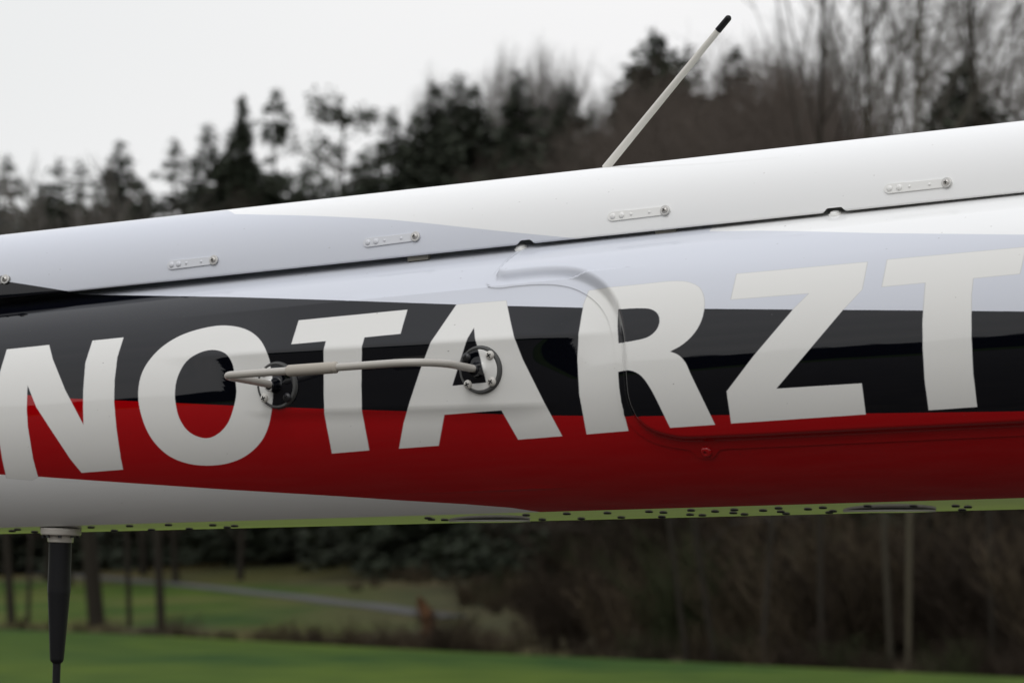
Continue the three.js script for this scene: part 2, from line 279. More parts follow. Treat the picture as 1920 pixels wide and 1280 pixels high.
// ------------------------------------------------------------------ small hardware
function colored(geo, r, g, b) { const n = geo.attributes.position.count, a = new Float32Array(n * 3); for (let i = 0; i < n; i++) a.set([r, g, b], i * 3); geo.setAttribute('color', new THREE.BufferAttribute(a, 3)); return geo.index ? geo.toNonIndexed() : geo; }
const lathe = (pts, n = 24) => { const g = new THREE.LatheGeometry(pts.map(([r, y]) => new THREE.Vector2(r, y)), n); g.rotateX(Math.PI / 2); return g; }; // axis along z, base at z = 0
function crossHead(r, h, col) {
  const pr = []; for (let i = 0; i <= 7; i++) { const a = i / 7 * Math.PI / 2; pr.push([Math.max(0.0001, r * Math.cos(a * 0.999)), h * Math.sin(a)]); }
  const parts = [colored(lathe([[r, -0.001], ...pr], 20), ...col)];
  for (const a of [0.4, 0.4 + Math.PI / 2]) { const b = new THREE.BoxGeometry(r * 1.05, r * 0.26, h * 0.7); b.rotateZ(a); b.translate(0, 0, h * 0.66); parts.push(colored(b, 0.006, 0.006, 0.006)); }
  return mergeGeometries(parts);
}
const mVert = new THREE.MeshStandardMaterial({ vertexColors: true, roughness: 0.35 }), mVertMetal = new THREE.MeshStandardMaterial({ vertexColors: true, roughness: 0.3, metalness: 0.55 });
const headCream = crossHead(0.0092, 0.0058, [0.52, 0.5, 0.46]), headBlack = crossHead(0.0098, 0.0062, [0.012, 0.012, 0.014]), headMetal = crossHead(0.0066, 0.0048, [0.5, 0.48, 0.45]), rivetGeo = lathe([[0.0062, -0.001], [0.006, 0.001], [0.0048, 0.0024], [0.0025, 0.0032], [0.0001, 0.0034]], 16), dotGeo = lathe([[0.0032, -0.001], [0.003, 0.0008], [0.0018, 0.0016], [0.0001, 0.0019]], 12);
const washerGeo = lathe([[0.0105, -0.001], [0.0105, 0.0016], [0.0098, 0.0022], [0.0064, 0.0022]], 22);
function frameAt(P, a, b, lift = 0) { // a group lying on the surface P at (a, b): x along the boom, z out of the surface
  const p = P(a, b), e = 1e-3, q = P(a + e, b), r = P(a, b + e), v = (x, y) => new THREE.Vector3(y[0] - x[0], y[1] - x[1], y[2] - x[2]).normalize();
  const ax = v(p, q), t = v(p, r); let z = ax.clone().cross(t).normalize(); if (z.z + z.y * 0.3 < 0 && Math.abs(z.y) < 0.95) z.negate();
  const y = z.clone().cross(ax).normalize(), g = new THREE.Group();
  g.matrix.makeBasis(ax, y, z).setPosition(p[0] + z.x * lift, p[1] + z.y * lift, p[2] + z.z * lift); g.matrix.decompose(g.position, g.quaternion, g.scale);
  return g;
}
function stadium(len, wl, wr) { // rounded strip from x=0 to len, wider at its start
  const s = new THREE.Shape(); s.moveTo(0, -wl); s.lineTo(len, -wr); s.absarc(len, 0, wr, -Math.PI / 2, Math.PI / 2, false); s.lineTo(len * 0.3, wr); s.lineTo(len * 0.25, wl); s.lineTo(0, wl); s.absarc(0, 0, wl, Math.PI / 2, Math.PI * 1.5, false); return s;
}
const strapGeo = new THREE.ExtrudeGeometry(stadium(0.094, 0.0092, 0.0082), { depth: 0.0016, bevelEnabled: true, bevelThickness: 0.0008, bevelSize: 0.0008, bevelSegments: 2, curveSegments: 10 });
const strapCol = { w: phys(0.74, 0.735, 0.71, paintOpts), s: phys(0.6, 0.61, 0.64, paintOpts), b: phys(0.2, 0.2, 0.19, paintOpts) };
for (const [x0, y0, x1, y1, col, what] of [[-82, 534, 11, 524, 'b', 'dark'], [323, 497, 402, 488, 's', ''], [691, 455, 780, 444, 's', ''], [1150, 406, 1248, 395, 'w', ''], [1669, 354, 1776, 343, 'w', '']]) {
  const a = pixF(x0, y0), b = pixF(x1, y1), g = frameAt(fairing, a[0], a[1], 0.0003); g.name = 'latch_strap'; heli.add(g);
  const p0 = fairing(...a), p1 = fairing(...b), len = Math.hypot(p1[0] - p0[0], p1[1] - p0[1], p1[2] - p0[2]), k = len / 0.094;
  const dir = new THREE.Vector3(p1[0] - p0[0], p1[1] - p0[1], p1[2] - p0[2]).normalize(), z = new THREE.Vector3(0, 0, 1).applyQuaternion(g.quaternion), y = z.clone().cross(dir).normalize(); z.copy(dir.clone().cross(y));
  g.quaternion.setFromRotationMatrix(new THREE.Matrix4().makeBasis(dir, y, z));
  const pl = mesh('strap_plate', strapGeo, strapCol[col], g); pl.scale.x = k;
  for (const x of [0, 0.016]) mesh('rivet', rivetGeo, strapCol[col], g).position.set(x * k, 0, 0.0024);
  for (const x of [0.033, 0.066]) mesh('rivet', dotGeo, strapCol[col], g).position.set(x * k, 0, 0.0024);
  mesh('washer', washerGeo, mMetal, g).position.set(len, 0, 0.0022);
  const sc = mesh('screw', headMetal, mVertMetal, g); sc.position.set(len, 0, 0.0042); sc.rotation.z = x0 * 0.7;
}
for (const [u, v] of [[977, 465.5], [1566, 402]]) { // fairing screws in the two notches
  const q = pix(surface, u, v), g = frameAt(surface, q[0], q[1], 0.001); heli.add(g); g.name = 'fairing_screw';
  mesh('washer', lathe([[0.0135, -0.002], [0.0135, 0.001], [0.012, 0.002], [0.007, 0.002]], 24), mWhite, g); mesh('screw', lathe([[0.0105, 0], [0.0105, 0.003], [0.008, 0.0055], [0.004, 0.0065], [0.0001, 0.0067]], 20), mWhite, g);
}
for (const [u0, u1, v] of [[762, 800, 483], [1229, 1268, 434]]) { // spacers in the gap
  const a = onN(u0, v, 0.142), b = onN(u1, v, 0.142), s = (a[0] + b[0]) / 2, R = Rad(s), n = nCrease(s) - 0.004, y = Yc(s) + Math.sqrt(R * R - n * n);
  const bx = new THREE.BoxGeometry(b[0] - a[0], 0.03, 0.012); const m = mesh('gap_spacer', bx, mTan, heli); m.position.set(s, y + 0.016, n); m.rotation.z = Math.atan(yGap(1) - yGap(0));
}
{ const q = pix(cover, 1325, 846), g = frameAt(cover, q[0], q[1], 0); g.name = 'cover_screw'; heli.add(g);
  mesh('screw', lathe([[0.0115, -0.001], [0.0115, 0.002], [0.0085, 0.006], [0.004, 0.0072], [0.004, 0.004], [0.0001, 0.004]], 22), mRed, g); }
// underside screws
const dots = [[23, 995], [33, 992], [65, 997], [171, 988], [214.5, 996], [243, 985.5], [284, 994], [316, 983.5], [355, 992], [399, 984], [426, 988.7], [440, 985.7], [803, 970.7], [809, 973], [834, 974], [986.7, 965], [1016.7, 974], [1063, 962.5], [1090, 972.3], [1139, 961], [1165, 970], [1217, 958.5], [1244, 960], [1241, 969], [1296, 956], [1294, 964.3], [1317, 966], [1341, 958], [1377, 955], [1375, 961], [1396, 964.3], [1431, 956.3], [1460, 952], [1464, 958.7], [1474, 963], [1515, 953.7], [1543, 951], [1555, 961], [1562, 958], [1627, 948], [1713, 948], [1792, 948], [1815, 950], [1804, 956.7]];
const plugGeo = lathe([[0.008, -0.002], [0.008, 0.001], [0.0065, 0.0022], [0.0001, 0.0026]], 16); plugGeo.rotateX(Math.PI / 2);
const rowsQ = [0.78, 0.42];
dots.forEach(([u, v]) => {
  const yTop = project(...underside(onN(u, v, 0.1)[0], 0.98))[1], yBot = project(...underside(onN(u, v, 0)[0], 0.05))[1], f = clamp((v - yTop) / (yBot - yTop), 0, 1), q = lerp(0.95, 0.12, f);
  let s = onN(u, v, 0.1)[0]; for (let k = 0; k < 6; k++) { const e = project(...underside(s, q))[0] - u; s -= e * 0.0011; }
  const p = underside(s, q); const m = mesh('underside_screw', plugGeo, mDark, heli); m.position.set(...p);
});
// shallow domed pads under the boom
for (const [u0, u1, v] of [[846, 996, 974], [1585, 1758, 957]]) {
  const a = onN(u0, v, 0.03)[0], b = onN(u1, v, 0.03)[0], r = (b - a) / 2, g = lathe([[r, -0.003], [r, 0.003], [r * 0.97, 0.003], [r * 0.7, 0.0045], [r * 0.35, 0.0053], [0.0001, 0.0055]], 48);
  g.rotateX(Math.PI / 2); g.scale(1, 0.7, 0.42); const m = mesh('underside_pad', g, mWhite, heli); const p = underside((a + b) / 2, 0.2); m.position.set(p[0], p[1], p[2] + 0.01);
}
// ------------------------------------------------------------------ handle-shaped side aerial
{
  const ant = new THREE.Group(); ant.name = 'handle_aerial'; heli.add(ant); tag(ant, 'cream tube aerial standing off the boom on two round bases');
  const qR = pix(skin, 902, 693), qL = pix(skin, 521, 722), pR = skin(...qR), pL = skin(...qL);
  const tipL = onS(419, 706, pL[0]), nB = tipL[1], bR = [pR[0], 0, nB];
  const yb = (u, v) => onN(u, v, nB);
  const c1 = yb(790, 677), c2 = yb(640, 688), c3 = yb(430, 703);
  const yAt = (s) => lerp(c3[1], c1[1], (s - c3[0]) / (c1[0] - c3[0]));
  const A = new THREE.Vector3(pR[0], pR[1], pR[2] + 0.02), A2 = new THREE.Vector3(pR[0] - 0.002, lerp(pR[1], yAt(pR[0]), 0.12), lerp(pR[2], nB, 0.35)), D = new THREE.Vector3(pL[0], pL[1], pL[2] + 0.02);
  const B = new THREE.Vector3(pR[0], yAt(pR[0]) - 0.0, nB), C = new THREE.Vector3(pL[0], yAt(pL[0]), nB);
  const pts = [], fillet = (a, b, c, r) => { const d1 = a.clone().sub(b).normalize(), d2 = c.clone().sub(b).normalize(), p1 = b.clone().addScaledVector(d1, r), p2 = b.clone().addScaledVector(d2, r); const q = new THREE.QuadraticBezierCurve3(p1, b, p2); for (let i = 0; i <= 12; i++) pts.push(q.getPoint(i / 12)); };
  pts.push(A); fillet(A, B, C, 0.1); for (let i = 1; i < 8; i++) pts.push(new THREE.Vector3().lerpVectors(pts[pts.length - 1], C, 0.1)); fillet(B, C, D, 0.028); pts.push(D);
  const path = new THREE.CatmullRomCurve3(pts, false, 'centripetal');
  mesh('aerial_tube', new THREE.TubeGeometry(path, 220, 0.0078, 14), mCream, ant);
  const s1 = yb(538, 697)[0], s2 = yb(633, 688)[0], len = s2 - s1;
  const sl = lathe([[0.0078, 0], [0.0098, 0.0015], [0.0116, 0.005], [0.0116, len - 0.012], [0.0108, len - 0.011], [0.0108, len - 0.009], [0.0116, len - 0.008], [0.0116, len - 0.003], [0.0095, len - 0.001], [0.0078, len]], 24);
  const slm = mesh('sleeve', sl, std(0.38, 0.345, 0.295, { roughness: 0.75 }), ant);
  slm.position.set(s1, yAt(s1), nB); slm.quaternion.setFromUnitVectors(new THREE.Vector3(0, 0, 1), new THREE.Vector3(len, yAt(s2) - yAt(s1), 0).normalize());
  [[qR, pR], [qL, pL]].forEach(([q, p], side) => {
    const dirTo = side ? C : B, base = new THREE.Group(); base.copy(frameAt(skin, q[0], q[1], 0)); 
    const M = base.matrix.clone();
    const put = (name, geo, mat, z = 0, x = 0, y = 0) => { const m = mesh(name, geo, mat, ant); m.position.set(x, y, z).applyMatrix4(M); m.quaternion.copy(base.quaternion); return m; };
    const R = 0.0465;
    put('gasket', lathe([[R + 0.002, -0.012], [R + 0.0015, 0.001], [R - 0.0005, 0.0065], [R - 0.002, 0.0075], [R - 0.006, 0.0075], [R - 0.006, 0.001]], 56), mRubber);
    const prof = [[R - 0.0055, 0.002], [R - 0.0058, 0.0072], [R - 0.007, 0.0085], [0.03, 0.0088], [0.0185, 0.0094], [0.0155, 0.0125], [0.0138, 0.02], [0.0118, 0.032], [0.011, 0.034], [0.0079, 0.034]];
    const pg = lathe(prof, 56), pa = pg.attributes.position, ua = pg.attributes.uv, v = new THREE.Vector3();
    for (let i = 0; i < pa.count; i++) { v.fromBufferAttribute(pa, i); const w = v.clone().setZ(0).applyMatrix4(M); const th = Math.acos(clamp((w.y - Yc(w.x)) / Rad(w.x), -1, 1)); ua.setXY(i, ...uvSkin(w.x - 0.5 * v.z, th)); }
    put('base_plate', pg, mSkin);
    const scr = side ? [[-0.029, -0.024, 0], [0.026, -0.026, 1], [-0.026, 0.028, 0], [0.028, 0.026, 1]] : [[-0.026, 0.026, 1], [0.027, 0.027, 0], [-0.027, -0.027, 0], [0.027, -0.025, 0]];
    for (const [x, y, bl] of scr) { const m = put('screw', bl ? headBlack : headCream, mVert, 0.0085, x, y); m.rotateZ(x * 40 + y * 21); }
  });
}
// ------------------------------------------------------------------ whip aerials
function limb(name, pts, mat, parent, n = 16) { // tapered rod through [vector, radius]
  const geos = []; for (let i = 0; i < pts.length - 1; i++) { const [a, ra] = pts[i], [b, rb] = pts[i + 1], d = b.clone().sub(a), g = new THREE.CylinderGeometry(rb, ra, d.length(), n, 1, i < pts.length - 2 && i > 0); g.applyQuaternion(new THREE.Quaternion().setFromUnitVectors(new THREE.Vector3(0, 1, 0), d.clone().normalize())); g.translate(...a.clone().add(b).multiplyScalar(0.5).toArray()); geos.push(g); }
  return mesh(name, mergeGeometries(geos), mat, parent);
}
{
  const g = new THREE.Group(); g.name = 'whip_aerial'; heli.add(g); tag(g, 'slanted white rod aerial with black tip on the fairing');
  const at = (u, v) => { const [s, y] = onN(u, v, 0); return new THREE.Vector3(s, y, 0); };
  const a = at(1135, 316), b = at(1346, 58), c = at(1366, 34), e = at(1369, 30.5);
  limb('rod', [[a, 0.0082], [b, 0.0062]], mRod, g); limb('tip', [[b, 0.0068], [c, 0.0066], [c.clone().lerp(e, 0.6), 0.005], [e, 0.0022]], mBlackPlastic, g);
}
{
  const g = new THREE.Group(); g.name = 'belly_aerial'; heli.add(g); tag(g, 'black tapered rod aerial hanging under the boom from a cream flange');
  const at = (u, v) => { const [s, y] = onN(u, v, 0.085); return new THREE.Vector3(s, y, 0.085); }, px = 0.00113;
  const dir = at(104.5, 1300).sub(at(114, 990)).normalize(), p0 = at(114, 995), along = (u) => p0.clone().addScaledVector(dir, u * px);
  const turned = (name, prof, mat, n = 40) => { const m = mesh(name, new THREE.LatheGeometry(prof.map(([r, y]) => new THREE.Vector2(r * px, y * px)), n), mat, g); m.position.copy(p0); m.quaternion.setFromUnitVectors(new THREE.Vector3(0, 1, 0), dir); return m; };
  turned('flange', [[0.1, -6], [38, -6], [39, -4], [39, 5], [37, 8], [26, 8.5], [25, 9], [24.5, 20], [22.5, 21.5], [0.1, 21.5]], phys(0.5, 0.47, 0.42, paintOpts));
  turned('shaft', [[21.5, 20], [21.5, 21], [21.4, 60], [21.9, 113], [21.3, 116], [17, 182], [13.2, 240], [12, 244], [8, 248], [7.6, 249], [7.2, 330], [6.5, 900], [0.1, 901]], mBlackPlastic);
  for (let k = 0; k < 8; k++) { const a = k / 8 * Math.PI * 2 + 0.25, m = mesh('bolt', new THREE.CylinderGeometry(0.0042, 0.0042, 0.006, 6), mDark, g); m.position.copy(along(10)).add(new THREE.Vector3(Math.cos(a), 0, Math.sin(a)).multiplyScalar(0.036)); }
}
// ------------------------------------------------------------------ the rest of the aircraft, outside the picture
{
  const yb0 = 1.45;
  const sec = (s) => { const t = clamp((s - 2.6) / 4.6, 0, 1), k = Math.sqrt(Math.max(0, 1 - Math.pow(Math.max(0, t - 0.3) / 0.7, 2.4))), g = smooth(0, 0.28, t); return { w: lerp(Rad(2.6), 0.78, g) * k, h: lerp(Rad(2.6), 0.72, g) * k, y: lerp(Yc(2.6), 1.42, g) - 0.25 * Math.max(0, t - 0.6) }; };
  const geo = gridGeo(range(2.6, 7.2, 60), range(0, Math.PI * 2, 48), (s, a) => { const q = sec(s), e = 0.8, c = Math.cos(a), d = Math.sin(a); return { p: [s, q.y + q.h * Math.sign(c) * Math.abs(c) ** e, q.w * Math.sign(d) * Math.abs(d) ** e] }; }, true);
  mesh('cabin', geo, mWhite, heli);
  for (const side of [-1, 1]) {
    const pts = [[2.3, 0.06], [3, 0.05], [5.6, 0.05], [6.2, 0.08], [6.55, 0.25]].map(([x, y]) => new THREE.Vector3(x, y, side * 1.05));
    mesh('skid', new THREE.TubeGeometry(new THREE.CatmullRomCurve3(pts), 40, 0.05, 12), mDark, heli);
  }
  for (const s of [3.4, 5.2]) mesh('cross_tube', new THREE.TubeGeometry(new THREE.CatmullRomCurve3([[-1.05, 0.06], [-0.95, 0.4], [-0.6, 0.78], [0, 0.82], [0.6, 0.78], [0.95, 0.4], [1.05, 0.06]].map(([z, y]) => new THREE.Vector3(s, y, z))), 40, 0.04, 10), mDark, heli);
  const fin = new THREE.Shape(); fin.moveTo(-3.1, 1.6); fin.lineTo(-3.9, 1.35); fin.lineTo(-4.4, 1.3); fin.lineTo(-4.3, 2.0); fin.lineTo(-4.7, 3.0); fin.lineTo(-4.25, 3.05); fin.lineTo(-3.1, 2.0);
  const fg = new THREE.ExtrudeGeometry(fin, { depth: 0.12, bevelEnabled: true, bevelSize: 0.04, bevelThickness: 0.05, bevelSegments: 3 }); fg.translate(0, 0, -0.06);
  mesh('tail_fin', fg, mRed, heli);
}

// ------------------------------------------------------------------ terrain
const E0 = [-13.5, -111], EN = [0.94, -0.34];   // the far edge of the meadow runs slantwise; EN points away from it
{ const dx = 7.3 + 13.5, dz = -56 + 111, l = Math.hypot(dx, dz); EN[0] = dz / l; EN[1] = -dx / l; }
const qOf = (x, z) => (x - E0[0]) * EN[0] + (z - E0[1]) * EN[1];
function groundY(x, z) {
  const q = qOf(x, z), far = smooth(-20, -60, z);
  let h = 0;
  if (q > 0) h += 0.058 * Math.max(0, q - 4) + 0.0011 * Math.max(0, q - 14) ** 2 * Math.exp(-Math.max(0, q - 14) / 120);
  h -= 0.35 * Math.exp(-(((q - 2) / 1.6) ** 2));
  h += 0.02 * noise(x * 0.06, z * 0.06) * smooth(1, 12, q) + 0.05 * noiseB(x * 0.02, z * 0.02);
  
  return h * far;
}
function groundHit(u, v) { const d = rayWorld(u, v); for (let t = 10; t < 420; t += 0.25) { const x = CAM.x + d[0] * t, y = CAM.y + d[1] * t, z = CAM.z + d[2] * t; if (y < groundY(x, z)) return [x, z, t]; } return [CAM.x + d[0] * 420, CAM.z + d[2] * 420, 420]; }
const at = (u, dist) => { const d = rayWorld(u, 1065), k = dist / Math.hypot(d[0], d[2]); return [CAM.x + d[0] * k, CAM.z + d[2] * k]; };
const roadPx = [[-160, 1062], [0, 1070], [160, 1081], [330, 1096], [500, 1114], [640, 1131], [760, 1146], [850, 1158]];
{
  const xs = [...range(-500, -60, 22), ...range(-60, -26, 34).slice(1), ...range(-26, 30, 130).slice(1), ...range(30, 80, 34).slice(1), ...range(80, 500, 22).slice(1)];
  const zs = [...range(400, 30, 18), ...range(30, -52, 60).slice(1), ...range(-52, -140, 190).slice(1), ...range(-140, -260, 130).slice(1), ...range(-260, -900, 30).slice(1)];
  const g = gridGeo(xs, zs, (x, z) => ({ p: [x, groundY(x, z), z], uv: [x, z] }));
  const n = g.attributes.position.count, col = new Float32Array(n * 3), P = g.attributes.position;
  for (let i = 0; i < n; i++) {
    const x = P.getX(i), z = P.getZ(i), q = qOf(x, z), a = noise(x * 0.11, z * 0.05), b = noiseB(x * 0.5, z * 0.35), c = noise(x * 0.023 + 5, z * 0.02);
    const fn = noise(x * 1.3, z * 0.5 + 9), meadow = [0.042 + 0.014 * a + 0.016 * b + 0.016 * c + 0.01 * fn, 0.074 + 0.014 * a + 0.02 * b + 0.016 * c + 0.012 * fn, 0.005 + 0.002 * b];
    const dry = [0.07 + 0.022 * a + 0.02 * b, 0.06 + 0.017 * a + 0.016 * b, 0.028 + 0.007 * b], litter = [0.05 + 0.015 * b, 0.04 + 0.012 * b, 0.028 + 0.006 * b];
    const e = q + 0.9 * b + 0.8 * a; let k = meadow;
    const mix = (u, v, t) => u.map((w, j) => lerp(w, v[j], t));
    k = mix(k, dry, smooth(-0.8, 0.8, e)); k = mix(k, mix(meadow, dry, 0.08 + 0.4 * smooth(-0.1, 0.7, a)), smooth(3.5, 5, e)); k = mix(k, mix(dry, meadow, 0.3 * smooth(0, 0.7, c)), smooth(17, 21, e)); k = mix(k, litter, smooth(30, 35, e) * smooth(-24, -16, x + 0.02 * z));
    const be = x / (9 - z) + 0.012 * b; k = mix(k, mix(dry, litter, 0.45 + 0.4 * a), smooth(-0.07, -0.005, be) * smooth(2.5, 5, q) * (z < 0 ? 0.85 : 0)); k = mix(k, litter, smooth(0.0, 0.03, be) * smooth(0, 2, q) * (z < 0 ? 0.85 : 0));
    col.set(k, i * 3);
  }
  g.setAttribute('color', new THREE.BufferAttribute(col, 3));
  const m = mesh('meadow_ground', g, matte(1, 1, 1, { vertexColors: true }), scene); tag(m, 'green meadow rising to rough brown ground under the wood', 'meadow', null, 'structure');
  const pts = curve2(roadPx.map(([u, v]) => groundHit(u, v).slice(0, 2)), 90), W = 0.85;
  const rg = gridGeo(range(0, 90, 90), [-1, -0.5, 0, 0.5, 1], (k, w) => { const i = Math.round(k), a = pts[Math.max(0, i - 1)], b = pts[Math.min(90, i + 1)], l = Math.hypot(b[0] - a[0], b[1] - a[1]), x = pts[i][0] - (b[1] - a[1]) / l * w * W / 2, z = pts[i][1] + (b[0] - a[0]) / l * w * W / 2; return { p: [x, groundY(x, z) + 0.03, z] }; }, true);
  tag(mesh('field_road', rg, matte(0.085, 0.085, 0.084, { side: THREE.DoubleSide }), scene), 'narrow grey asphalt lane climbing through the grass', 'road', null, 'structure');
  // fresh short grass between the apron and the meadow
  const vg = gridGeo(range(-30, 32, 62), range(-4.2, -26, 30), (a, b) => { const x = a * cY - b * sY, z = a * sY + b * cY; return { p: [x, groundY(x, z) + 0.006, z], uv: [x, z] }; }), vc = new Float32Array(vg.attributes.position.count * 3);
  for (let i = 0; i < vc.length / 3; i++) { const x = vg.attributes.position.getX(i), z = vg.attributes.position.getZ(i), b = noiseB(x * 0.4, z * 0.4), a = noise(x * 0.1, z * 0.1); vc.set([0.1 + 0.016 * b + 0.01 * a, 0.148 + 0.022 * b + 0.015 * a, 0.011], i * 3); }
  vg.setAttribute('color', new THREE.BufferAttribute(vc, 3)); tag(mesh('grass_verge', vg, matte(1, 1, 1, { vertexColors: true, side: THREE.DoubleSide }), scene), 'strip of fresh yellow green grass beside the apron', 'grass', null, 'structure');
  // asphalt pad under the aircraft
  const c = cvs(512, 512), x = c.getContext('2d'), im = x.createImageData(512, 512), r = mulberry(3);
  for (let i = 0; i < 512 * 512; i++) { const px = i % 512, py = i / 512 | 0, v = 58 + 16 * (r() - 0.5) + 9 * noise(px * 0.012, py * 0.012); im.data.set([v * 1.07, v, v * 0.9, 255], i * 4); }
  x.putImageData(im, 0, 0); const t = texOf(c); t.wrapS = t.wrapT = THREE.RepeatWrapping;
  const s = new THREE.BoxGeometry(62, 0.06, 52), uv = s.attributes.uv, ps = s.attributes.position; for (let i = 0; i < uv.count; i++) uv.setXY(i, ps.getX(i) / 2, ps.getZ(i) / 2);
  const pad = mesh('asphalt_apron', s, std(1, 1, 1, { map: t, roughness: 0.9 }), scene); pad.position.set(-14 * cY - 21.5 * sY, -0.024, OZ - 14 * sY + 21.5 * cY); pad.rotation.y = -YAW; tag(pad, 'grey asphalt landing apron beneath the helicopter', 'apron', null, 'structure');
}

// ------------------------------------------------------------------ trees
class Soup { constructor() { this.p = []; } tri(a, b, c) { this.p.push(...a, ...b, ...c); }
  tube(a, b, ra, rb, n = 3) { const d = b.clone().sub(a).normalize(), u = new THREE.Vector3(Math.abs(d.y) < 0.9 ? 0 : 1, Math.abs(d.y) < 0.9 ? 1 : 0, 0).cross(d).normalize(), w = d.clone().cross(u), A = [], B = [];
    for (let i = 0; i < n; i++) { const t = i / n * 2 * Math.PI, c = Math.cos(t), s = Math.sin(t); A.push([a.x + (u.x * c + w.x * s) * ra, a.y + (u.y * c + w.y * s) * ra, a.z + (u.z * c + w.z * s) * ra]); B.push([b.x + (u.x * c + w.x * s) * rb, b.y + (u.y * c + w.y * s) * rb, b.z + (u.z * c + w.z * s) * rb]); }
    for (let i = 0; i < n; i++) { const j = (i + 1) % n; this.tri(A[i], A[j], B[j]); this.tri(A[i], B[j], B[i]); } }
  geo() { const g = new THREE.BufferGeometry(); g.setAttribute('position', new THREE.Float32BufferAttribute(this.p, 3)); g.computeVertexNormals(); return g; } }
const V = (x, y, z) => new THREE.Vector3(x, y, z);
const mBark = matte(0.029, 0.025, 0.02, { roughness: 0.95 }), mBarkMid = matte(0.046, 0.041, 0.031), mBarkPale = matte(0.068, 0.06, 0.042, { roughness: 0.95 }), mNeedle = matte(0.034, 0.041, 0.028, { roughness: 0.9, side: THREE.DoubleSide }), mNeedleB = matte(0.042, 0.048, 0.035, { roughness: 0.9, side: THREE.DoubleSide }), mTwig = matte(0.085, 0.07, 0.06, { roughness: 0.95 }), mTwigGrey = matte(0.12, 0.11, 0.1, { roughness: 0.95 });
function conifer(seed, { h = 1, w = 0.2, whorls = 46, bare = 0.06, droop = 0.25, density = 1.9, ragged = 0.3, twin = false, power = 0.85 }) { // a tree of unit height
  const r = mulberry(seed), tr = new Soup(), cr = new Soup();
  const stem = (x0, top, base, wk) => {
    let p = V(x0[0], x0[1], x0[2]); const lean = V((r() - 0.5) * 0.03, 0, (r() - 0.5) * 0.03), seg = 6, pts = [p];
    for (let i = 1; i <= seg; i++) { const q = V(x0[0] + lean.x * i / seg, lerp(x0[1], top, i / seg), x0[2] + lean.z * i / seg); tr.tube(p, q, base * (1 - (i - 1) / seg) + 0.0008, base * (1 - i / seg) + 0.0006, 6); p = q; pts.push(q); }
    for (let k = 0; k < whorls; k++) {
      const t = k / (whorls - 1), y = lerp(Math.max(bare, x0[1]), top * 0.985, t), rest = 1 - (y - x0[1]) / (top - x0[1]), L0 = wk * Math.pow(clamp((top - y) / (top - bare), 0, 1), power) + 0.004;
      const m = 5 + Math.floor(r() * 3); const keep = ragged > 0.4 && r() < 0.16;
      for (let b = 0; b < m; b++) {
        if (keep && r() < 0.7) continue; const az = b / m * 6.283 + r() * 1.1, len = L0 * (1 - ragged * r()), ang = lerp(-droop, 0.3, Math.pow(t, 4)) + (r() - 0.5) * 0.25;
        const d = V(Math.cos(az), 0, Math.sin(az)), o = V(x0[0] + lean.x * (1 - rest), y + (r() - 0.5) * 0.012, x0[2] + lean.z * (1 - rest));
        const n = Math.max(4, Math.round(30 * density * Math.sqrt(len / 0.16)));
        const end = o.clone().addScaledVector(d, len).add(V(0, Math.tan(ang) * len * 0.8, 0)); if (len > 0.03) tr.tube(o, end, 0.0022, 0.0006, 3);
        for (let c = 0; c < n; c++) {
          const f = Math.pow((c + 0.6 * r() + 0.2) / n, 0.8), q = o.clone().lerp(end, f).add(V(0, -0.012 * f * r() + 0.05 * len * f * f, 0)), sp = len * 0.2 * (1 - 0.6 * f) + 0.003, sz = (0.0055 + 0.008 * r()) * clamp(0.3 + len / 0.1, 0.3, 1);
          q.x += (r() - 0.5) * sp * 1.4; q.z += (r() - 0.5) * sp * 1.4; q.y += (r() - 0.6) * 0.02;
          const a = az + (r() - 0.5) * 2.6, dx = Math.cos(a) * sz * 2, dz = Math.sin(a) * sz * 2, dy = (r() - 0.7) * sz * 1.5, px = -Math.sin(a) * sz * 0.55, pz = Math.cos(a) * sz * 0.55, py = (r() - 0.5) * sz * 1.6;
          cr.tri([q.x - px, q.y - py, q.z - pz], [q.x + px, q.y + py, q.z + pz], [q.x + dx, q.y + dy, q.z + dz]);
        }
      }
    }
  };
  stem([0, 0, 0], 1, 0.0105, w);
  if (twin) stem([0.045, 0.55, 0.01], 0.985, 0.005, w * 0.55);
  return [tr.geo(), cr.geo()];
}
